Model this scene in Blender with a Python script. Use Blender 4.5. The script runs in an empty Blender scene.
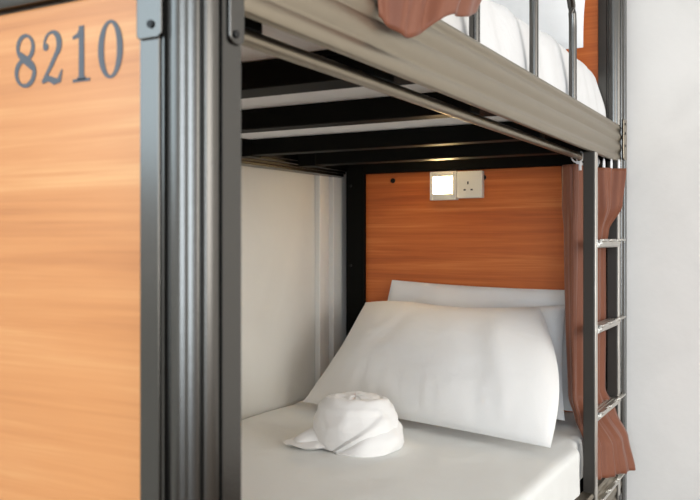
import bpy, bmesh, math, random
from mathutils import Vector, noise
random.seed(7)
C = bpy.context.scene.collection
ZO = 1.0                     # camera height above the floor; all z below are relative to the camera height
PI = math.pi

# ------------------------------------------------------------------ materials
def mat(name, col, rough=.6, metal=0., spec=.5, coat=0., emis=None, estr=0., sheen=0.):
    m = bpy.data.materials.new(name); m.use_nodes = True
    b = m.node_tree.nodes['Principled BSDF']
    b.inputs['Base Color'].default_value = (*col, 1)
    b.inputs['Roughness'].default_value = rough
    b.inputs['Metallic'].default_value = metal
    b.inputs['Specular IOR Level'].default_value = spec
    b.inputs['Coat Weight'].default_value = coat
    b.inputs['Sheen Weight'].default_value = sheen
    if emis:
        b.inputs['Emission Color'].default_value = (*emis, 1)
        b.inputs['Emission Strength'].default_value = estr
    return m
def nn(m, t, **kw):
    n = m.node_tree.nodes.new(t)
    for k, v in kw.items():
        if k.startswith('i_'): n.inputs[k[2:].replace('_', ' ')].default_value = v
        else: setattr(n, k, v)
    return n
def lk(m, a, b): m.node_tree.links.new(a, b)
def coords(m, scale=(1, 1, 1)):
    t = nn(m, 'ShaderNodeTexCoord'); mp = nn(m, 'ShaderNodeMapping')
    mp.inputs['Scale'].default_value = scale
    lk(m, t.outputs['Object'], mp.inputs['Vector']); return mp.outputs['Vector']
def ramp(m, fac, stops):
    r = nn(m, 'ShaderNodeValToRGB'); e = r.color_ramp.elements
    while len(e) < len(stops): e.new(.5)
    for i, (p, c) in enumerate(stops): e[i].position = p; e[i].color = (*c, 1)
    lk(m, fac, r.inputs['Fac']); return r.outputs['Color']
def bump(m, fac, strength, dist=.01):
    b = nn(m, 'ShaderNodeBump'); b.inputs['Strength'].default_value = strength; b.inputs['Distance'].default_value = dist
    lk(m, fac, b.inputs['Height']); lk(m, b.outputs['Normal'], m.node_tree.nodes['Principled BSDF'].inputs['Normal'])

def wood(name, stops, rough=.35, coat=.3):
    m = mat(name, stops[1][1], rough, coat=coat)
    m.node_tree.nodes['Principled BSDF'].inputs['Coat Roughness'].default_value = .25
    v = coords(m, (.5, 1, 15))
    n1 = nn(m, 'ShaderNodeTexNoise'); n1.inputs['Scale'].default_value = 1.6; n1.inputs['Detail'].default_value = 5
    n1.inputs['Roughness'].default_value = .62; n1.inputs['Distortion'].default_value = .5
    lk(m, v, n1.inputs['Vector'])
    v2 = coords(m, (2, 1, 95))
    n2 = nn(m, 'ShaderNodeTexNoise'); n2.inputs['Scale'].default_value = 1.5; n2.inputs['Detail'].default_value = 3
    lk(m, v2, n2.inputs['Vector'])
    mx = nn(m, 'ShaderNodeMath', operation='MULTIPLY_ADD'); mx.inputs[1].default_value = .34
    lk(m, n2.outputs['Fac'], mx.inputs[0])
    s = nn(m, 'ShaderNodeMath', operation='SUBTRACT'); s.inputs[1].default_value = .17
    lk(m, n1.outputs['Fac'], s.inputs[0]); lk(m, s.outputs[0], mx.inputs[2])
    lk(m, ramp(m, mx.outputs[0], stops), m.node_tree.nodes['Principled BSDF'].inputs['Base Color'])
    return m
W_HEAD = wood('cherry_laminate', [(.30, (.42, .090, .014)), (.45, (.54, .125, .020)), (.55, (.61, .155, .028)), (.72, (.74, .25, .060))], rough=.5, coat=.12)
W_FOOT = wood('hazed_laminate', [(.28, (.48, .18, .055)), (.45, (.58, .235, .075)), (.56, (.62, .265, .09)), (.76, (.72, .38, .15))], rough=.45, coat=.15)  # same laminate as the headboard, with reflected haze mixed into a paler colour

M_EDGE = mat('edge_highlight_orange', (.86, .45, .16), .4)  # highlight along the rounded board edge, put into a paler orange
def metal_paint(name, col, rough, met):
    m = mat(name, col, rough, met, spec=.04 if met == 0 else .5)
    v = coords(m, (40, 40, 40)); n = nn(m, 'ShaderNodeTexNoise'); n.inputs['Scale'].default_value = 6; n.inputs['Detail'].default_value = 4
    lk(m, v, n.inputs['Vector']); bump(m, n.outputs['Fac'], .04, .002)
    return m
M_FRAME = metal_paint('bronze_grey_aluminium', (.31, .265, .20), .36, 1.0)
M_POST = metal_paint('gunmetal_aluminium', (.105, .101, .094), .25, 1.0)
M_BLACK = metal_paint('black_steel', (.006, .006, .005), .52, .0)
M_STILE = metal_paint('dark_grey_steel', (.032, .028, .023), .4, .2)
M_TREAD = metal_paint('brushed_aluminium', (.62, .59, .54), .32, .9)
M_SCREW = mat('screw_black', (.01, .01, .01), .4, .5)
M_INK = mat('number_paint', (.075, .085, .10), .5)
M_PLASTIC = mat('ivory_plastic', (.80, .77, .68), .35)
M_HOLE = mat('socket_hole', (.01, .01, .01), .8)
M_GLOW = mat('lit_diffuser', (.9, .8, .6), .5, emis=(1., .70, .33), estr=55.)
M_HOOK = mat('white_hook_plastic', (.82, .82, .82), .4)

def cloth(name, col, bumpscale=260, strength=.12, rough=.85, wr=.0, sheen=.1):
    m = mat(name, col, rough, sheen=sheen, spec=.25)
    v = coords(m, (1, 1, 1))
    n = nn(m, 'ShaderNodeTexNoise'); n.inputs['Scale'].default_value = bumpscale; n.inputs['Detail'].default_value = 2
    lk(m, v, n.inputs['Vector'])
    n2 = nn(m, 'ShaderNodeTexNoise'); n2.inputs['Scale'].default_value = 9; n2.inputs['Detail'].default_value = 5; n2.inputs['Distortion'].default_value = 1.2
    lk(m, v, n2.inputs['Vector'])
    a = nn(m, 'ShaderNodeMath', operation='MULTIPLY_ADD'); a.inputs[1].default_value = wr
    lk(m, n2.outputs['Fac'], a.inputs[0])
    sc = nn(m, 'ShaderNodeMath', operation='MULTIPLY'); sc.inputs[1].default_value = .15
    lk(m, n.outputs['Fac'], sc.inputs[0]); lk(m, sc.outputs[0], a.inputs[2])
    bump(m, a.outputs[0], strength, .012)
    return m
M_SHEET = cloth('white_cotton_sheet', (.775, .780, .755), wr=.9, strength=.16)
M_PILLOW = cloth('white_pillowcase', (.815, .80, .775), wr=1.0, strength=.2)
M_TOWEL = cloth('white_terry', (.84, .83, .81), bumpscale=700, strength=.35, wr=.9, sheen=.4)
M_DUVET = cloth('white_duvet', (.74, .74, .74), wr=1.0, strength=.3)
M_CURTAIN = cloth('brown_curtain_cloth', (.19, .064, .032), bumpscale=500, strength=.1, rough=.5, wr=.3, sheen=.15)

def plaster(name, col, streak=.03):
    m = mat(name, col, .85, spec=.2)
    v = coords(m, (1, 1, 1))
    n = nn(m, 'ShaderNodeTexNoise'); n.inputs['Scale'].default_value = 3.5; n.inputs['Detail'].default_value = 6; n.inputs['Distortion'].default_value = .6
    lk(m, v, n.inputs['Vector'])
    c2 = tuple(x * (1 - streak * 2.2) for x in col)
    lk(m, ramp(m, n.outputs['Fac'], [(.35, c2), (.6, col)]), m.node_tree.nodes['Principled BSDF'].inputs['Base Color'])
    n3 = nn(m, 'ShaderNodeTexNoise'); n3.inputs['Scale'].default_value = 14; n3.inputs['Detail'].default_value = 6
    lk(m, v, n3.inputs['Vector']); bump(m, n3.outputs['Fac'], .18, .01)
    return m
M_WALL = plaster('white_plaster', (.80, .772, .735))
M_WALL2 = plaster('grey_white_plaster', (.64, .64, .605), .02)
M_CEIL = plaster('ceiling_paint', (.78, .77, .75))
M_TRIM = mat('trunking_pvc', (.74, .735, .70), .5)
M_FLOOR = plaster('floor_vinyl', (.16, .12, .09), .1)

# ------------------------------------------------------------------ mesh helpers (world coordinates, z relative to camera height)
def empty(name, loc, label=None, cat=None, group=None):
    o = bpy.data.objects.new(name, None); C.objects.link(o)
    o.location = (loc[0], loc[1], loc[2] + ZO); o.empty_display_size = .05
    tag(o, label, cat, group); return o
def tag(o, label=None, cat=None, group=None, kind=None):
    if label: o['label'] = label
    if cat: o['category'] = cat
    if group: o['group'] = group
    if kind: o['kind'] = kind
    return o
def wloc(o):
    v = Vector((0, 0, 0))
    while o: v += o.location; o = o.parent
    return v
def obj(name, bm, m, parent=None, origin=None, smooth=True, angle=40, bevel=0, label=None):
    """link bm as ONE mesh object; origin (z relative) for top-level meshes, parts sit at their own centre"""
    bmesh.ops.recalc_face_normals(bm, faces=bm.faces)
    if origin is None:
        xs = [v.co for v in bm.verts]
        origin = Vector([(min(c[i] for c in xs) + max(c[i] for c in xs)) / 2 for i in range(3)])
        if parent is None: origin[2] = min(c[2] for c in xs)
    origin = Vector(origin)
    for v in bm.verts: v.co -= origin
    me = bpy.data.meshes.new(name); bm.to_mesh(me); bm.free()
    me.materials.append(m)
    o = bpy.data.objects.new(name, me); C.objects.link(o)
    w = Vector((origin[0], origin[1], origin[2] + ZO))
    if parent: o.parent = parent; o.location = w - wloc(parent)
    else: o.location = w
    if smooth:
        for p in me.polygons: p.use_smooth = True
        try: me.set_sharp_from_angle(angle=math.radians(angle))
        except Exception: pass
    if bevel:
        b = o.modifiers.new('bevel', 'BEVEL'); b.width = bevel; b.segments = 2; b.limit_method = 'ANGLE'; b.angle_limit = math.radians(40)
    if label: o['label'] = label
    return o
def box(bm, x0, x1, y0, y1, z0, z1):
    vs = [bm.verts.new((x, y, z)) for x in (x0, x1) for y in (y0, y1) for z in (z0, z1)]
    for f in ((0, 1, 3, 2), (4, 6, 7, 5), (0, 4, 5, 1), (2, 3, 7, 6), (0, 2, 6, 4), (1, 5, 7, 3)):
        bm.faces.new([vs[i] for i in f])
    return vs
def bbox(*a): bm = bmesh.new(); box(bm, *a); return bm
def prism(bm, pts, axis, a, b):
    """extrude a closed 2D outline along an axis from a to b.  axis 'y': pts=(x,z); 'z': pts=(x,y); 'x': pts=(y,z)"""
    def P(p, t):
        return {'y': (p[0], t, p[1]), 'z': (p[0], p[1], t), 'x': (t, p[0], p[1])}[axis]
    A = [bm.verts.new(P(p, a)) for p in pts]; B = [bm.verts.new(P(p, b)) for p in pts]
    n = len(pts)
    for i in range(n): bm.faces.new((A[i], A[(i + 1) % n], B[(i + 1) % n], B[i]))
    bm.faces.new(A[::-1]); bm.faces.new(B)
def tube(bm, pts, r, n=14, caps=True):
    pts = [Vector(p) for p in pts]; rings = []
    for i, p in enumerate(pts):
        d = (pts[min(i + 1, len(pts) - 1)] - pts[max(i - 1, 0)]).normalized()
        up = Vector((0, 0, 1)) if abs(d.z) < .9 else Vector((1, 0, 0))
        a = d.cross(up).normalized(); b = d.cross(a).normalized()
        rr = r[i] if isinstance(r, (list, tuple)) else r
        rings.append([bm.verts.new(p + rr * (math.cos(t) * a + math.sin(t) * b)) for t in [2 * PI * k / n for k in range(n)]])
    for i in range(len(rings) - 1):
        for k in range(n):
            bm.faces.new((rings[i][k], rings[i][(k + 1) % n], rings[i + 1][(k + 1) % n], rings[i + 1][k]))
    if caps: bm.faces.new(rings[0][::-1]); bm.faces.new(rings[-1])
def disc(bm, c, axis, r, h, n=16):
    c = Vector(c); d = Vector(axis).normalized()
    tube(bm, [c, c + d * h], r, n)
def lerp(a, b, t): return a + (b - a) * t
def nz(x, y, z, s): return noise.noise(Vector((x * s, y * s, z * s)))
def fbm(x, y, z, s, o=3): return sum(noise.noise(Vector((x * s * 2 ** k + 7 * k, y * s * 2 ** k, z * s * 2 ** k))) / 2 ** k for k in range(o))
def sstep(a, b, t):
    t = min(1, max(0, (t - a) / (b - a))); return t * t * (3 - 2 * t)

# ------------------------------------------------------------------ the setting
def struct(name, bm, m, **k):
    o = obj(name, bm, m, **k); o['kind'] = 'structure'; return o
XW, YB, ZF, ZC = -1.60, 2.84, -1.0, 1.62
struct('floor', bbox(XW - .1, 4.2, -3.6, YB + .1, ZF - .1, ZF), M_FLOOR, smooth=False)
struct('ceiling', bbox(XW - .1, 4.2, -3.6, YB + .1, ZC, ZC + .1), M_CEIL, smooth=False)
struct('wall_back', bbox(XW - .1, 4.2, YB, YB + .1, ZF, ZC), M_WALL, smooth=False)
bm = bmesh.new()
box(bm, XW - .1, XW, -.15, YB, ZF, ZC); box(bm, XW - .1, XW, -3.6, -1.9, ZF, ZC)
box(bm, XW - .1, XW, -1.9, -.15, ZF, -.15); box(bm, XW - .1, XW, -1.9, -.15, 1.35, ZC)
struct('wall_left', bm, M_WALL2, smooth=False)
bm = bmesh.new()
for a in ((-1.9, -1.85), (-1.05, -1.0), (-.2, -.15)): box(bm, XW - .08, XW - .03, a[0], a[1], -.15, 1.35)
for a in ((-.15, -.10), (1.30, 1.35)): box(bm, XW - .08, XW - .03, -1.9, -.15, a[0], a[1])
struct('window_1', bm, M_TRIM, smooth=False)
bm = bmesh.new()
box(bm, XW, XW + .022, 2.615, 2.68, ZF, .9); box(bm, XW, XW + .012, 2.68, 2.70, ZF, .9); box(bm, XW, XW + .03, 2.70, 2.80, ZF, .9)
struct('trim_1', bm, M_TRIM, smooth=False, bevel=.003)

# ------------------------------------------------------------------ bunk bed
XR, XL = -.54, -1.575
YN, YF = .655, 2.745
PS = .075
bed = empty('bunk_bed', (-1.06, 1.74, ZF),
            'dark metal bunk bed with orange wood end panels, ladder and painted foot board number', 'bunk bed')

def post_outline(x, y, sx, sy):
    """x,y = outer corner, body extends by PS towards sx / sy"""
    pts = []
    def A(a, b): pts.append((x + sx * a, y + sy * b))     # a,b = inward distances from the outer corner
    A(PS, 0); A(.050, 0); A(.0485, .003); A(.046, .003); A(.0445, .0005); A(.043, .0005); A(.042, .006); A(.036, .006)
    r = .034; cx = .034; cy = .036; N = 40
    for i in range(N + 1):
        t = i / N; th = t * PI / 2
        # three soft flutes round the corner
        g = .0045 * math.exp(-((t - .62) / .045) ** 2) + .0012 * math.exp(-((t - .27) / .05) ** 2)
        rr = r - g
        A(cx - rr * math.sin(th), cy - rr * math.cos(th))
    A(.006, .038); A(.006, .041); A(.0, .0425); A(.0, PS); A(.004, PS + .0); A(PS, PS)
    return pts
def post(x, y, sx, sy, z0=ZF, z1=1.0):
    bm = bmesh.new(); prism(bm, post_outline(x, y, sx, sy), 'z', z0, z1)
    return obj('corner_post', bm, M_POST, bed, angle=35)
p_near = post(XR, YN, -1, 1)
p_far = post(XR + .010, YF, -1, 1)
XP = -1.540
p_fl = post(XP, YF + PS, 1, -1); p_fl.data.materials[0] = M_BLACK  # black instead of gunmetal: the dim bed interior is put into its colour
p_nl = post(XP, YN, 1, 1)

# corner bracket plates on the near post (upper deck)
def rounded_plate(w, h, r, n=6):
    pts = []
    for cx, cy, a0 in ((w / 2 - r, -h / 2 + r, -PI / 2), (w / 2 - r, h / 2 - r, 0), (-w / 2 + r, h / 2 - r, PI / 2), (-w / 2 + r, -h / 2 + r, PI)):
        for i in range(n + 1):
            a = a0 + PI / 2 * i / n; pts.append((cx + r * math.cos(a), cy + r * math.sin(a)))
    return pts
def plate_y(name, xc, zc, w, h, r, y0, y1, m, parent, screws=()):
    bm = bmesh.new(); prism(bm, [(xc + a, zc + b) for a, b in rounded_plate(w, h, r)], 'y', y0, y1)
    o = obj(name, bm, m, parent, bevel=.0012)
    for sx, sz in screws:
        b2 = bmesh.new(); disc(b2, (sx, min(y0, y1), sz), (0, -1, 0), .0042, .0022)
        box(b2, sx - .003, sx + .003, min(y0, y1) - .0026, min(y0, y1) - .002, sz - .0006, sz + .0006)
        obj('screw', b2, M_SCREW, parent, bevel=.0006)
    return o
def plate_x(name, yc, zc, w, h, r, x0, x1, m, parent, screws=()):
    bm = bmesh.new(); prism(bm, [(yc + a, zc + b) for a, b in rounded_plate(w, h, r)], 'x', x0, x1)
    o = obj(name, bm, m, parent, bevel=.0012)
    for sy, sz in screws:
        b2 = bmesh.new(); disc(b2, (max(x0, x1), sy, sz), (1, 0, 0), .0042, .0022); obj('screw', b2, M_SCREW, parent, bevel=.0006)
    return o
plate_y('bracket_plate', -.6005, .29, .034, .165, .006, YN, YN - .0035, M_POST, p_near, [(-.597, .222), (-.597, .355)])
plate_x('bracket_plate', .719, .29, .026, .165, .010, XR, XR + .0035, M_POST, p_near, [(.716, .218), (.716, .355)])
plate_x('bracket_plate', YF + .035, .32, .05, .13, .006, XR + .010, XR + .0135, M_FRAME, p_far, [(YF + .03, .37), (YF + .03, .34), (YF + .03, .30)])
for z in (.20, -.1, -.5): 
    b2 = bmesh.new(); disc(b2, (XP + .02, YF, z), (0, -1, 0), .005, .003); obj('screw', b2, M_SCREW, p_fl)

# upper side rail on the open side (grooved extrusion) and the rod under it
def rail_outline(x, s, z0, z1):
    pr = []
    for k in range(61):
        t = k / 60
        o = .0005 + .0040 * max(0, math.sin(PI * min(1, t / .22))) * (t < .22) + .0045 * max(0, math.sin(PI * (t - .25) / .30)) * (.25 < t < .55)
        o += .0050 * max(0, math.sin(PI * (t - .55) / .27)) * (.55 <= t < .82) + .0045 * max(0, math.sin(PI * (t - .85) / .15)) * (t > .85)
        pr.append((o - (.005 if k == 0 else 0), t))
    h = z1 - z0
    return [(x + s * o, z0 + h * t) for o, t in pr] + [(x - s * .028, z1), (x - s * .028, z1 - .01), (x - s * .024, z1 - .02), (x - s * .024, z1 - .03), (x - s * .008, z1 - .034), (x - s * .008, z0 + .006), (x - s * .006, z0)]
bm = bmesh.new(); prism(bm, rail_outline(XR, 1, .245, .365), 'y', YN + PS, YF + .018); obj('side_rail', bm, M_FRAME, bed, angle=50)
bm = bmesh.new(); prism(bm, rail_outline(XR, 1, -.835, -.715), 'y', YN + PS, YF + .018); obj('side_rail', bm, M_FRAME, bed, angle=50)
# ledge behind the rail that carries the deck
bm = bmesh.new(); box(bm, XR - .048, XR - .028, YN + PS, YF, .270, .295); obj('deck_ledge', bm, M_BLACK, bed, bevel=.002)
bm = bmesh.new(); tube(bm, [(-.597, YN + .04, .243), (-.597, YF + .03, .243)], .0105, 18); obj('curtain_rod', bm, M_FRAME, bed)
# wall-side rail: dark extrusion with stepped beads
pts = [(XL + .045, .30), (XL + .045, .268), (XL + .040, .264), (XL + .040, .256), (XL + .032, .252), (XL + .032, .246), (XL + .024, .243), (XL + .024, .236), (XL + .012, .232), (XL - .005, .232), (XL - .005, .365), (XL + .02, .365), (XL + .02, .30)]
bm = bmesh.new(); prism(bm, pts, 'y', YN + PS, YF); obj('wall_side_rail', bm, M_POST, bed, angle=25)
pts = [(XL + .03, -.735), (XL - .005, -.735), (XL - .005, -.835), (XL + .03, -.835)]
bm = bmesh.new(); prism(bm, pts, 'y', YN + PS, YF); obj('wall_side_rail', bm, M_STILE, bed)
# slats under the upper mattress
for y, yb, c, d in ((.775, .84, .75, .845), (1.132, 1.207, 1.12, 1.41), (1.548, 1.602, 1.55, 1.87), (2.022, 2.072, 2.03, 2.12), (2.395, 2.455, 2.22, 2.70)):
    s = obj('slat', bbox(XL + .045, XR - .048, y, yb, .250, .2955), M_BLACK, bed, bevel=.003)
    obj('end_bracket', bbox(XR - .170, XR - .05, c, d, .288, .2965), M_BLACK, s, bevel=.001)
    obj('end_bracket', bbox(XL + .045, XL + .115, y - .005, yb + .005, .247, .296), M_BLACK, s, bevel=.002)
for y in (.9, 1.4, 1.9, 2.4):
    obj('slat', bbox(XL + .03, XR - .03, y - .03, y + .03, -.76, -.738), M_BLACK, bed, bevel=.003)
# cross beams
obj('head_beam', bbox(XP + PS + .002, XR - PS + .004, YF - .01, YF + .035, .243, .300), M_BLACK, bed, bevel=.004)
obj('head_beam', bbox(XP + PS + .002, XR - PS + .004, YF, YF + .04, -.835, -.735), M_BLACK, bed, bevel=.004)
pts = [(YN + .004, .272), (YN + .002, .276), (YN + .0, .30), (YN - .003, .305), (YN - .003, .36), (YN, .365), (YN + .03, .365), (YN + .03, .272)]
bm = bmesh.new(); prism(bm, pts, 'x', XP + PS + .002, XR - PS); obj('foot_beam', bm, M_POST, bed, angle=25)
obj('foot_beam', bbox(XP + PS + .002, XR - PS, YN + .01, YN + .04, -.835, -.735), M_BLACK, bed, bevel=.004)
# panels
hb = obj('headboard', bbox(XP + PS - .001, XR - PS + .006, YF + .018, YF + .036, -.735, .243), W_HEAD, bed, smooth=False, bevel=.001)
for x in (-1.352, -1.0, -.70):
    b2 = bmesh.new(); disc(b2, (x, YF + .018, .215), (0, -1, 0), .009, .004); disc(b2, (x, YF + .014, .215), (0, -1, 0), .004, .0015); obj('bolt', b2, M_SCREW, hb)
obj('headboard', bbox(XP + PS - .001, XR - PS + .006, YF + .018, YF + .036, .300, .95), W_HEAD, bed, smooth=False, bevel=.001)
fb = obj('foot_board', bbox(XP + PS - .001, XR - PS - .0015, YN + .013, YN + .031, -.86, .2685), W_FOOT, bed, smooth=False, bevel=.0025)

obj('edge_highlight', bbox(XR - PS - .0085, XR - PS - .0010, YN + .0115, YN + .032, -.86, .2685), M_EDGE, fb, bevel=.002, label='paler strip for the lit rounded edge')
# painted numerals: variable-width strokes
YD = YN + .013
def stroke(bm, pts, wid, y0, y1, closed=False):
    n = len(pts); L = []; R = []
    for i, p in enumerate(pts):
        a = pts[(i - 1) % n] if closed or i > 0 else p; b = pts[(i + 1) % n] if closed or i < n - 1 else p
        dx, dz = b[0] - a[0], b[1] - a[1]; l = math.hypot(dx, dz) or 1
        nx, nz_ = -dz / l, dx / l; w = wid[i] / 2
        L.append((p[0] + nx * w, p[1] + nz_ * w)); R.append((p[0] - nx * w, p[1] - nz_ * w))
    m = n if closed else n - 1
    V = [[bm.verts.new((q[0], y, q[1])) for q in S] for S, y in ((L, y0), (R, y0), (L, y1), (R, y1))]
    for i in range(m):
        j = (i + 1) % n
        bm.faces.new((V[0][i], V[0][j], V[1][j], V[1][i])); bm.faces.new((V[2][i], V[3][i], V[3][j], V[2][j]))
        bm.faces.new((V[0][i], V[2][i], V[2][j], V[0][j])); bm.faces.new((V[1][i], V[1][j], V[3][j], V[3][i]))
    if not closed:
        for k in (0, n - 1): bm.faces.new((V[0][k], V[1][k], V[3][k], V[2][k]))
def ell(cx, cz, rx, rz, wthick, wthin, n=40, rot=0):
    P, W = [], []
    for i in range(n):
        a = 2 * PI * i / n
        P.append((cx + rx * math.cos(a), cz + rz * math.sin(a))); W.append(wthin + (wthick - wthin) * abs(math.cos(a + rot)) ** 1.5)
    return P, W
def digit(ch, x, z, w, h):
    bm = bmesh.new(); T = h * .135; t = h * .055; y0, y1 = YD - .0008, YD + .0004
    cx = x + w / 2
    if ch == '0':
        P, W = ell(cx, z + h / 2, w / 2 - T * .45, h / 2 - t / 2, T, t); stroke(bm, P, W, y0, y1, True)
    if ch == '8':
        P, W = ell(cx, z + h * .745, w * .34, h * .225, T * .75, t, rot=.5); stroke(bm, P, W, y0, y1, True)
        P, W = ell(cx, z + h * .275, w * .40, h * .245, T * .8, t, rot=.5); stroke(bm, P, W, y0 - .0001, y1, True)
        P = [(cx - w * .30, z + h * .66), (cx - w * .12, z + h * .56), (cx + w * .14, z + h * .46), (cx + w * .34, z + h * .33)]
        stroke(bm, P, [T * .6, T * 1.15, T * 1.15, T * .6], y0 - .0002, y1)
    if ch == '1':
        stroke(bm, [(cx + w * .05, z), (cx + w * .05, z + h)], [T, T * .95], y0, y1)
        stroke(bm, [(cx - w * .42, z + h * .02), (cx + w * .5, z + h * .02)], [t, t], y0 - .0001, y1)
        stroke(bm, [(cx - w * .18, z + h * .05), (cx + w * .28, z + h * .05)], [t, t], y0 - .0001, y1)
        stroke(bm, [(cx - w * .42, z + h * .80), (cx - w * .15, z + h * .83), (cx + w * .06, z + h * .96)], [t, t * 1.6, t * 1.5], y0 - .0001, y1)
    if ch == '2':
        P = []; W = []
        for i in range(20):
            a = PI * 1.05 - i / 19 * PI * 1.35
            P.append((cx + w * .34 * math.cos(a), z + h * .74 + h * .23 * math.sin(a))); W.append(t + (T - t) * max(0, math.cos(a)) ** 1.0)
        P += [(cx - w * .02, z + h * .36), (cx - w * .28, z + h * .17), (cx - w * .42, z + h * .06)]; W += [T * .7, t * 1.2, t * 1.1]
        stroke(bm, P, W, y0, y1)
        P, W = ell(cx - w * .27, z + h * .71, h * .035, h * .035, h * .07, h * .07, 16); stroke(bm, P, W, y0 - .0001, y1, True)
        stroke(bm, [(cx - w * .42, z + h * .07), (cx - w * .15, z + h * .13), (cx + w * .12, z + h * .06), (cx + w * .34, z + h * .07), (cx + w * .46, z + h * .26)], [t * 1.2, t * 2, T * .95, T * .8, t * .5], y0 - .0001, y1)
    return obj('painted_digit', bm, M_INK, fb, smooth=False, label='dark grey painted digit ' + ch)
digit('8', -.8245, .1775, .038, .0625); digit('2', -.7795, .1765, .036, .0625)
digit('1', -.7300, .1765, .029, .062); digit('0', -.688, .1755, .036, .064)

# guard rail of the upper bunk
bm = bmesh.new(); N = 10
def gbar(y, m=M_STILE):
    bm = bmesh.new(); tube(bm, [(-.556, y, .35), (-.556, y, .80)], .0105, 16); obj('guard_rail_bar', bm, m, bed)
gbar(1.485, M_POST); gbar(1.868, M_POST)
gbar(1.14)
bm = bmesh.new()
P = [(-.556, 2.222, .35), (-.556, 2.222, .555)] + [(-.556, 2.222 - .11 + .11 * math.cos(a), .565 + .11 * math.sin(a)) for a in [PI / 2 * k / 10 for k in range(11)]]
tube(bm, P + [(-.556, 2.05, .68), (-.556, 1.98, .70), (-.556, 1.9, .75), (-.556, 1.8, .79), (-.556, 1.6, .80), (-.556, 1.0, .80)], .0105, 16)
obj('guard_rail_bar', bm, M_POST, bed, label='guard rail end bar curving over into the hand rail')

# ladder
lad = obj('ladder', bbox(-.566, -.530, 2.70, 2.742, -.83, -.81), M_STILE, bed)
def stile(y0, y1):
    bm = bmesh.new(); box(bm, -.5655, -.534, y0, y1, ZF, .247)
    return obj('ladder_stile', bm, M_STILE, lad, bevel=.002)
def lit_side(y0, y1): return obj('stile_lit_side', bbox(-.5345, -.5315, y0 + .004, y1 - .002, ZF + .01, .245), M_TREAD, lad, bevel=.0008)  # light on the stile's outer side, put into a strip of brighter metal
for a, b in ((2.375, 2.408), (2.69, 2.728)): stile(a, b); lit_side(a, b)
for z in (-.005, -.250, -.498, -.747):
    bm = bmesh.new()
    pts = [(-.562, z), (-.527, z), (-.523, z - .004), (-.523, z - .009), (-.528, z - .010), (-.530, z - .005), (-.562, z - .005)]
    prism(bm, pts, 'y', 2.425, 2.69)
    for k in range(3):
        x = -.558 + k * .011; box(bm, x, x + .006, 2.43, 2.685, z - .0005, z + .0022)
    tube(bm, [(-.536, 2.41, z - .012), (-.536, 2.70, z - .012)], .0085, 12)
    t = obj('ladder_tread', bm, M_TREAD, lad, angle=30)
    for ya, yb in ((2.425, 2.49), (2.53, 2.60), (2.66, 2.75)):
        obj('tread_grip', bbox(-.5305, -.5195, ya, yb, z - .001, z + .005), M_TREAD, lad, bevel=.0015)

# ------------------------------------------------------------------ bedding
def soft_box(x0, x1, y0, y1, z0, z1, r, n=(60, 90, 10), disp=None):
    bm = bmesh.new()
    nx, ny, nz_ = n; vmap = {}
    def V(i, j, k):
        if (i, j, k) in vmap: return vmap[(i, j, k)]
        p = Vector((x0 + (x1 - x0) * i / nx, y0 + (y1 - y0) * j / ny, z0 + (z1 - z0) * k / nz_))
        q = Vector((min(max(p.x, x0 + r), x1 - r), min(max(p.y, y0 + r), y1 - r), min(max(p.z, z0 + r), z1 - r)))
        d = p - q
        if d.length > 1e-9:
            m = max(abs(d.x), abs(d.y), abs(d.z)); p = q + d.normalized() * m
        if disp: p = p + disp(p)
        vmap[(i, j, k)] = bm.verts.new(p); return vmap[(i, j, k)]
    for i in range(nx):
        for j in range(ny):
            bm.faces.new((V(i, j, 0), V(i, j + 1, 0), V(i + 1, j + 1, 0), V(i + 1, j, 0)))
            bm.faces.new((V(i, j, nz_), V(i + 1, j, nz_), V(i + 1, j + 1, nz_), V(i, j + 1, nz_)))
    for i in range(nx):
        for k in range(nz_):
            bm.faces.new((V(i, 0, k), V(i + 1, 0, k), V(i + 1, 0, k + 1), V(i, 0, k + 1)))
            bm.faces.new((V(i, ny, k), V(i, ny, k + 1), V(i + 1, ny, k + 1), V(i + 1, ny, k)))
    for j in range(ny):
        for k in range(nz_):
            bm.faces.new((V(0, j, k), V(0, j, k + 1), V(0, j + 1, k + 1), V(0, j + 1, k)))
            bm.faces.new((V(nx, j, k), V(nx, j + 1, k), V(nx, j + 1, k + 1), V(nx, j, k + 1)))
    return bm
def dlow(p):
    s = Vector((0, 0, 0))
    if p.z > -.68: s.z += .005 * fbm(p.x, p.y, 0, 3.2, 3) + .002 * fbm(p.x, p.y, 3, 11, 2)
    if p.x > -.62:                                            # tucked, rippled side of the sheet
        e = sstep(-.62, -.57, p.x)
        s.x += e * (.006 * nz(p.y, 0, p.z * .4, 14) * sstep(-.58, -.64, p.z) - .030 * sstep(-.69, -.715, p.z) - .032 * sstep(2.27, 2.36, p.y))
    return s
bm = soft_box(XW + .012, -.550, .78, YF + .012, -.737, -.570, .018, n=(60, 110, 18), disp=dlow)
tag(obj('mattress', bm, M_SHEET), 'white sheeted mattress on the lower bunk, under the towel and pillows', 'mattress')
def dup_(p):
    s = Vector((0, 0, 0))
    if p.z > .4: s.z += .016 * fbm(p.x, p.y, 5, 3.5, 3)
    if p.z < .33 and XL + .1 < p.x < -.64:                     # bulges down between the slats
        ys = (.81, 1.165, 1.57, 2.045, 2.425, 2.74)
        for a, b in zip(ys, ys[1:]):
            if a + .035 < p.y < b - .035:
                t = (p.y - a - .035) / (b - a - .07); s.z -= .007 * math.sin(PI * t) ** 2 * (.6 + .4 * math.sin((p.x + 1.5) * 3.2))
    if p.x > -.66 and p.z > .37: s.x += .012 * nz(p.y, 1, p.z * .5, 10) - .03 * sstep(.38, .55, p.z)
    return s
bm = soft_box(XL + .055, -.575, .76, YF + .012, .297, .555, .055, n=(50, 160, 12), disp=dup_)
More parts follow.
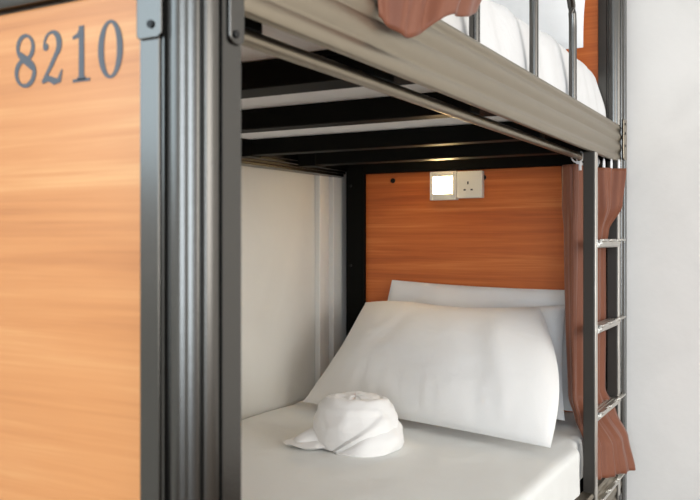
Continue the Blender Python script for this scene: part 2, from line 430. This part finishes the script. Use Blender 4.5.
tag(obj('mattress', bm, M_DUVET), 'thick white bedding on the upper bunk behind the guard rail', 'mattress')

def pillow(P00, P10, P01, P11, th, seed, m=M_PILLOW, N=56, pinch=.05, up=None, flat=.55, wr=.006, edge=None, crease=None):
    P00, P10, P01, P11 = map(Vector, (P00, P10, P01, P11))
    nrm = (P10 - P00).cross(P01 - P00).normalized()
    if up is not None and nrm.dot(Vector(up)) < 0: nrm = -nrm
    bm = bmesh.new(); S = []
    for side in (1, -1):
        G = []
        for i in range(N + 1):
            row = []
            for j in range(N + 1):
                u, v = i / N, j / N
                bu = 1 - abs(2 * u - 1) ** 2.4; bv = 1 - abs(2 * v - 1) ** 2.2
                uu = .5 + (u - .5) * (1 - pinch * math.sin(PI * v) * 1.0); vv = .5 + (v - .5) * (1 - pinch * math.sin(PI * u))
                p = (P00 * (1 - uu) + P10 * uu) * (1 - vv) + (P01 * (1 - uu) + P11 * uu) * vv
                prof = (max(0, bu) * max(0, bv)) ** flat
                d = th * prof * (.8 if side == 1 else -.2)
                w = (fbm(u * 1.3 + seed, v * 1.3, seed * 3.1 + side, 2.6, 4) * wr * 2.2 * prof
                     + abs(noise.noise(Vector((u * 7 + seed, v * 2.2 + u * 3, side * 2)))) * wr * 1.2 * prof) * side
                p = p + nrm * (d + w)
                if crease and side == 1:
                    p = p + nrm * crease(u, v) * prof
                if edge: p = p + edge(u, v)
                if side == -1 and (i in (0, N) or j in (0, N)): row.append(S[0][i][j])
                else: row.append(bm.verts.new(p))
            G.append(row)
        S.append(G)
        for i in range(N):
            for j in range(N):
                q = (G[i][j], G[i + 1][j], G[i + 1][j + 1], G[i][j + 1])
                bm.faces.new(q if side == 1 else q[::-1])
    return bm
UPV = (0, -1, .6)
bm = pillow((-1.445, 2.68, -.545), (-.66, 2.64, -.545), (-1.345, 2.740, -.150), (-.690, 2.74, -.168), .05, 1.3, up=UPV, pinch=.03)
tag(obj('pillow', bm, M_PILLOW), 'rearmost white pillow on the lower bunk, flat against the orange headboard', 'pillow', 'pillows on the lower bunk')
bm = pillow((-1.40, 2.56, -.548), (-.655, 2.52, -.550), (-1.33, 2.675, -.250), (-.692, 2.67, -.213), .075, 4.1, up=UPV, pinch=.03)
tag(obj('pillow', bm, M_PILLOW), 'middle white pillow of the lower bunk, showing only beside the front pillow at the curtain', 'pillow', 'pillows on the lower bunk')
def fcr(u, v):
    c = .007 * math.exp(-((u - .80 - .06 * (1 - v)) / .045) ** 2) * sstep(0, .3, v) * sstep(1, .6, v) - .006 * math.exp(-((u - .70 - .10 * (1 - v)) / .06) ** 2)
    c += .0055 * noise.noise(Vector((u * 26, v * 3.5, 2))) * sstep(.42, .05, v)
    c -= .003 * math.exp(-((u - .15 - .3 * v) / .05) ** 2) * sstep(.2, .6, v)
    return c
def fe(u, v):
    return Vector((.050 * math.sin(PI * v) * sstep(.6, 1, u) + .02 * math.sin(PI * v) * sstep(.25, 0, u), -.02 * math.sin(PI * v) * sstep(.3, 1, u), .006 * math.sin(PI * u * 2.5) * sstep(.7, 1, v)))
fe0 = lambda u, v: Vector((0, 0, 0))
bm = pillow((-1.492, 2.36, -.545), (-.600, 2.165, -.548), (-1.370, 2.58, -.222), (-.738, 2.55, -.223), .125, 9.7, up=UPV, pinch=.015, wr=.0018, edge=fe, crease=fcr, N=80)
tag(obj('pillow', bm, M_PILLOW), 'large front white pillow on the lower bunk, leaning back behind the rolled towel', 'pillow', 'pillows on the lower bunk')
bm = pillow((-1.38, 2.50, .565), (-.590, 2.48, .565), (-1.36, 2.66, .86), (-.585, 2.62, .92), .15, 6.2, up=UPV, pinch=.03)
tag(obj('pillow', bm, M_DUVET), 'white pillow on the upper bunk, leaning at the upper orange headboard', 'pillow')

# rolled towel
def towel():
    cx, cy, z0 = -1.098, 2.01, -.563
    bm = bmesh.new(); R, H = .115, .128
    NT, NR = 120, 46
    rings = []
    for i in range(NR + 1):
        t = i / NR; row = []
        for k in range(NT):
            th = 2 * PI * k / NT
            # profile: side wall then domed top
            if t < .5:
                s = t / .5; r = R * (.93 + .10 * math.sin(PI * (s * .8 + .1))); z = H * .76 * s
                if s > .6: r -= R * .06 * ((s - .6) / .4) ** 2
            else:
                s = (t - .5) / .5; r = R * .917 * (1 - s ** 1.35); z = H * (.76 + .22 * math.sin(min(1, s * 2.6) * PI / 2)) + .004 * sstep(.6, 1, s)
                # swirl of folds on the top
                z += (.010 * abs(math.sin(.5 * th + 5.5 * s + .5 * math.sin(2 * th))) ** .5 - .004) * math.sin(PI * min(1, s * 1.0)) ** .6 + .005 * fbm(math.cos(th) * s, math.sin(th) * s, 2, 4)
            if t < .55:
                # diagonal wrap seams on the side
                for a0, sl, amp in ((2.7, -1.15, .011), (4.6, 1.25, .010), (.6, 1.0, .008)):
                    q = (th - a0 - sl * (t / .5)) % (2 * PI)
                    r += amp * (1 - sstep(0, 1.9, q)) * sstep(.0, .05, q) * sstep(.55, .42, t)
                r += .004 * fbm(math.cos(th), math.sin(th), t * 2, 2.2)
            row.append(bm.verts.new((cx + r * 1.0 * math.cos(th), cy + r * .92 * math.sin(th), z0 + z)))
        rings.append(row)
    for i in range(NR):
        for k in range(NT): bm.faces.new((rings[i][k], rings[i][(k + 1) % NT], rings[i + 1][(k + 1) % NT], rings[i + 1][k]))
    bm.faces.new(rings[0][::-1]); bm.faces.new(rings[-1])
    return bm, (cx, cy, z0)
bm, tl = towel()
def blob(bm, c, rad, rot, N=28, M=20, w=.006, seed=0, pw=.8):
    c = Vector(c); rows = []
    for i in range(M + 1):
        ph = -PI / 2 + PI * i / M; row = []
        for k in range(N):
            th = 2 * PI * k / N
            sg = lambda x: math.copysign(abs(x) ** pw, x)
            p = Vector((rad[0] * sg(math.cos(ph)) * sg(math.cos(th)), rad[1] * sg(math.cos(ph)) * sg(math.sin(th)), rad[2] * sg(math.sin(ph))))
            p += Vector((1, 1, 1)) * w * noise.noise(p * 22 + Vector((seed, 0, 0)))
            x = p.x * math.cos(rot) - p.y * math.sin(rot); y = p.x * math.sin(rot) + p.y * math.cos(rot)
            z = max(p.z + c.z, -.5665)
            row.append(bm.verts.new((c.x + x, c.y + y, z)))
        rows.append(row)
    for i in range(M):
        for k in range(N):
            bm.faces.new((rows[i][k], rows[i][(k + 1) % N], rows[i + 1][(k + 1) % N], rows[i + 1][k]))
    bmesh.ops.remove_doubles(bm, verts=[v for r in (rows[0], rows[-1]) for v in r], dist=1e-5)
# thick folded tail at the right-hand front, thin flap at the left
tx, ty = -1.098, 2.01
NS, NK = 40, 22; prev = None
for i in range(NS + 1):
    t = i / NS; an = math.radians(lerp(62, -88, t)); e = max(.02, min(1, math.sin(PI * min(1, t * 4 + .12) / 2) if t < .25 else 1) * (1 - sstep(.70, 1.02, t) * .93))
    rc = lerp(.092, .116, t); a = lerp(.040, .030, t) * (.35 + .65 * e); h = lerp(.086, .050, t) * e
    ring = []
    for k in range(NK):
        q = 2 * PI * k / NK
        rr = rc + a * math.copysign(abs(math.cos(q)) ** .8, math.cos(q)) + .004 * noise.noise(Vector((t * 7, q, 1))); z = h / 2 + h / 2 * math.copysign(abs(math.sin(q)) ** .75, math.sin(q)) + .012 * (rc - rr) / .03
        rr += .006 * noise.noise(Vector((t * 5, math.sin(q) * 2, 6)))
        ring.append(bm.verts.new((tx + rr * math.cos(an), ty + rr * math.sin(an) * .95, max(-.5665, -.566 + z))))
    if prev:
        for k in range(NK): bm.faces.new((prev[k], prev[(k + 1) % NK], ring[(k + 1) % NK], ring[k]))
    else: bm.faces.new(ring[::-1])
    prev = ring
bm.faces.new(prev)
blob(bm, (-1.190, 1.950, -.557), (.090, .075, .018), math.radians(25), seed=8, w=.004, pw=1.5)
blob(bm, (-1.185, 1.955, -.552), (.068, .042, .034), math.radians(40), seed=9, w=.006, pw=1.1)
blob(bm, (-1.215, 2.07, -.556), (.06, .02, .012), math.radians(-15), seed=2, w=.003, pw=1.2)
o = obj('rolled_towel', bm, M_TOWEL)
tag(o, 'white towel rolled into a round bun on the lower bunk sheet', 'towel')

# ------------------------------------------------------------------ curtains
def curtain_mesh(levels, cols=140, rows=90, folds=9, amp=.010, thick=.0016, seed=0, hem=None):
    """levels: [(z, [(x,y)...])...] top to bottom; same number of plan points in each"""
    bm = bmesh.new(); G = []
    def cat(pts, t):
        n = len(pts) - 1; f = t * n; i = min(int(f), n - 1); f -= i
        p0, p1, p2, p3 = (Vector(pts[max(i - 1, 0)]), Vector(pts[i]), Vector(pts[i + 1]), Vector(pts[min(i + 2, n)]))
        return .5 * ((2 * p1) + (p2 - p0) * f + (2 * p0 - 5 * p1 + 4 * p2 - p3) * f * f + (3 * p1 - p0 - 3 * p2 + p3) * f ** 3)
    zs = [l[0] for l in levels]
    for r in range(rows + 1):
        z = lerp(zs[0], zs[-1], r / rows)
        i = max(k for k in range(len(zs) - 1) if zs[k] >= z - 1e-9); f = (zs[i] - z) / (zs[i] - zs[i + 1]); f = f * f * (3 - 2 * f) * .6 + f * .4
        row = []
        for c in range(cols + 1):
            t = c / cols
            a = cat(levels[i][1], t); b = cat(levels[i + 1][1], t); p = a.lerp(b, f)
            a2 = cat(levels[i][1], min(1, t + .01)).lerp(cat(levels[i + 1][1], min(1, t + .01)), f); a1 = cat(levels[i][1], max(0, t - .01)).lerp(cat(levels[i + 1][1], max(0, t - .01)), f)
            d = (a2 - a1); L = d.length / .02; d = d.normalized(); nrm = Vector((-d.y, d.x))
            am = (levels[i][2] if len(levels[i]) > 2 else amp); am2 = (levels[i + 1][2] if len(levels[i + 1]) > 2 else amp); A = lerp(am, am2, f)
            ph = 2 * PI * folds * t + .9 * noise.noise(Vector((t * 3, z * 1.5, seed)))
            o = A * (math.sin(ph) + .35 * math.sin(2.3 * ph + 1 + z * 3)) * (.55 + .45 * noise.noise(Vector((t * 6, z * 3, seed + 4))) + .3)
            p = p + nrm * o
            zz = z + (hem(t, r / rows) if hem else 0)
            row.append(bm.verts.new((p.x, p.y, zz)))
        G.append(row)
    for r in range(rows):
        for c in range(cols): bm.faces.new((G[r][c], G[r][c + 1], G[r + 1][c + 1], G[r + 1][c]))
    return bm
def solid(o, t=.0018):
    s = o.modifiers.new('thickness', 'SOLIDIFY'); s.thickness = t; s.offset = 0
    return o
lev = [
    (.217, [(-.655, 2.47), (-.605, 2.42), (-.590, 2.50), (-.560, 2.58), (-.502, 2.655)], .009),
    (.10, [(-.655, 2.48), (-.607, 2.42), (-.586, 2.50), (-.556, 2.58), (-.517, 2.655)], .010),
    (.03, [(-.650, 2.49), (-.609, 2.42), (-.584, 2.50), (-.570, 2.59), (-.556, 2.655)], .006),
    (-.04, [(-.650, 2.49), (-.609, 2.42), (-.584, 2.50), (-.576, 2.59), (-.571, 2.68)], .005),
    (-.25, [(-.648, 2.51), (-.612, 2.43), (-.588, 2.49), (-.577, 2.59), (-.572, 2.69)], .005),
    (-.47, [(-.640, 2.52), (-.612, 2.44), (-.590, 2.50), (-.576, 2.58), (-.571, 2.68)], .005),
    (-.53, [(-.612, 2.50), (-.592, 2.43), (-.572, 2.46), (-.555, 2.55), (-.530, 2.64)], .006),
    (-.61, [(-.572, 2.51), (-.570, 2.44), (-.535, 2.45), (-.500, 2.53), (-.497, 2.66)], .005),
    (-.700, [(-.571, 2.51), (-.569, 2.44), (-.530, 2.43), (-.488, 2.53), (-.468, 2.62)], .006),
]
bm = curtain_mesh(lev, folds=6, seed=1, hem=lambda t, r: (r ** 3) * .012 * math.sin(3 * t))
cu = solid(obj('curtain', bm, M_CURTAIN, angle=80))
for x, y in ((-.570, 2.565), (-.556, 2.60), (-.540, 2.63), (-.522, 2.655)):
    bm = bmesh.new(); tube(bm, [(x, y + .006 * math.cos(a), .228 + .016 * math.sin(a)) for a in [PI * 2 * k / 16 for k in range(17)]], .0028, 8, False)
    obj('curtain_hook', bm, M_HOOK, cu)
tag(cu, 'long brown curtain gathered behind the ladder beside the lower bunk pillows', 'curtain')
for y, x in ((2.44, -.597), (2.50, -.597), (2.55, -.597), (2.60, -.597), (2.645, -.597)):
    bm = bmesh.new()
    tube(bm, [(x + .017 * math.cos(a), y, .240 + .017 * math.sin(a)) for a in [2 * PI * k / 20 for k in range(21)]], .0025, 8, False)
    box(bm, x - .002, x + .010, y - .007, y + .007, .200, .226)
    obj('curtain_ring', bm, M_HOOK, cu)
lev = [
    (.80, [(-.515, 1.05), (-.500, 1.10), (-.478, 1.15), (-.470, 1.21), (-.495, 1.27)], .008),
    (.50, [(-.520, 1.03), (-.500, 1.09), (-.472, 1.15), (-.460, 1.22), (-.492, 1.31)], .011),
    (.38, [(-.525, 1.02), (-.500, 1.08), (-.465, 1.15), (-.455, 1.23), (-.492, 1.325)], .012),
    (.300, [(-.529, 1.04), (-.512, 1.08), (-.475, 1.13), (-.465, 1.22), (-.500, 1.31)], .007),
]
bm = curtain_mesh(lev, folds=3.3, seed=5, rows=60, hem=lambda t, r: (r ** 4) * (.085 * sstep(.35, 1, t) + .012 * math.cos(t * 12)))
cu2 = solid(obj('curtain', bm, M_CURTAIN, angle=80))
tag(cu2, 'bunched orange-brown curtain end hanging over the upper side rail beside the guard bars', 'curtain')

# ------------------------------------------------------------------ reading light and socket on the headboard
YP = YF + .018
def frame_y(bm, x0, x1, z0, z1, X0, X1, Z0, Z1, ya, yb):
    box(bm, x0, X0, ya, yb, z0, z1); box(bm, X1, x1, ya, yb, z0, z1); box(bm, X0, X1, ya, yb, Z1, z1); box(bm, X0, X1, ya, yb, z0, Z0)
rl = empty('reading_light', (-1.14, YP, .138), 'small square ivory reading light glowing warm, left of the socket on the headboard', 'reading light')
bm = bmesh.new(); frame_y(bm, -1.194, -1.0935, .138, .2395, -1.181, -1.108, .161, .221, YP - .026, YP); obj('housing', bm, M_PLASTIC, rl, smooth=False, bevel=.002)
obj('diffuser', bbox(-1.181, -1.108, YP - .022, YP - .004, .161, .221), M_GLOW, rl, smooth=False, bevel=.002, label='warm glowing panel')
so = empty('power_socket', (-1.045, YP, .143), 'square ivory three-pin power socket, right of the reading light on the headboard', 'power socket')
obj('face_plate', bbox(-1.0925, -.998, YP - .024, YP, .143, .2375), M_PLASTIC, so, smooth=False, bevel=.003)
bm = bmesh.new()
for x, z, w, h in ((-1.050, .196, .005, .010), (-1.062, .172, .008, .005), (-1.036, .172, .008, .005)):
    box(bm, x - w / 2, x + w / 2, YP - .0246, YP - .0236, z - h / 2, z + h / 2)
obj('pin_holes', bm, M_HOLE, so, smooth=False)

# ------------------------------------------------------------------ light
def area(name, loc, target, sx, sy, power, col):
    l = bpy.data.lights.new(name, 'AREA'); l.shape = 'RECTANGLE'; l.size = sx; l.size_y = sy; l.energy = power; l.color = col
    o = bpy.data.objects.new(name, l); C.objects.link(o); o.location = (loc[0], loc[1], loc[2] + ZO)
    d = Vector(target) - Vector(loc); o.rotation_euler = d.to_track_quat('-Z', 'Y').to_euler(); return o
area('daylight_side', (4.0, .6, .5), (-1, 1.3, -.2), 3.2, 1.9, 70, (1., .97, .93))
area('daylight_front', (1.3, -3.5, .35), (-.3, 1.3, 0), 2.2, 2.3, 90, (.74, .87, 1.))
area('daylight_window', (XW - .12, -1.025, .75), (XW + 1, -1.025, .75), 1.6, 1.1, 17, (.62, .83, 1.))
w = bpy.data.worlds.new('world'); bpy.context.scene.world = w; w.use_nodes = True
bg = w.node_tree.nodes['Background']; bg.inputs['Color'].default_value = (1., .98, .95, 1); bg.inputs['Strength'].default_value = .85

# ------------------------------------------------------------------ camera
cam = bpy.data.cameras.new('camera'); co = bpy.data.objects.new('camera', cam); C.objects.link(co)
cam.sensor_width = 36; cam.lens = 832 / 700 * 36; cam.shift_y = -11 / 700
co.location = (0, 0, ZO); co.rotation_euler = (PI / 2, 0, math.radians(29.04))
cam.dof.use_dof = True; cam.dof.focus_distance = 2.35; cam.dof.aperture_fstop = 8
cam.clip_start = .02
sc = bpy.context.scene; sc.camera = co
sc.view_settings.view_transform = 'Standard'; sc.view_settings.look = 'None'; sc.view_settings.gamma = 1
sc.view_settings.exposure = 0.68
sc.cycles.max_bounces = 10; sc.cycles.diffuse_bounces = 6
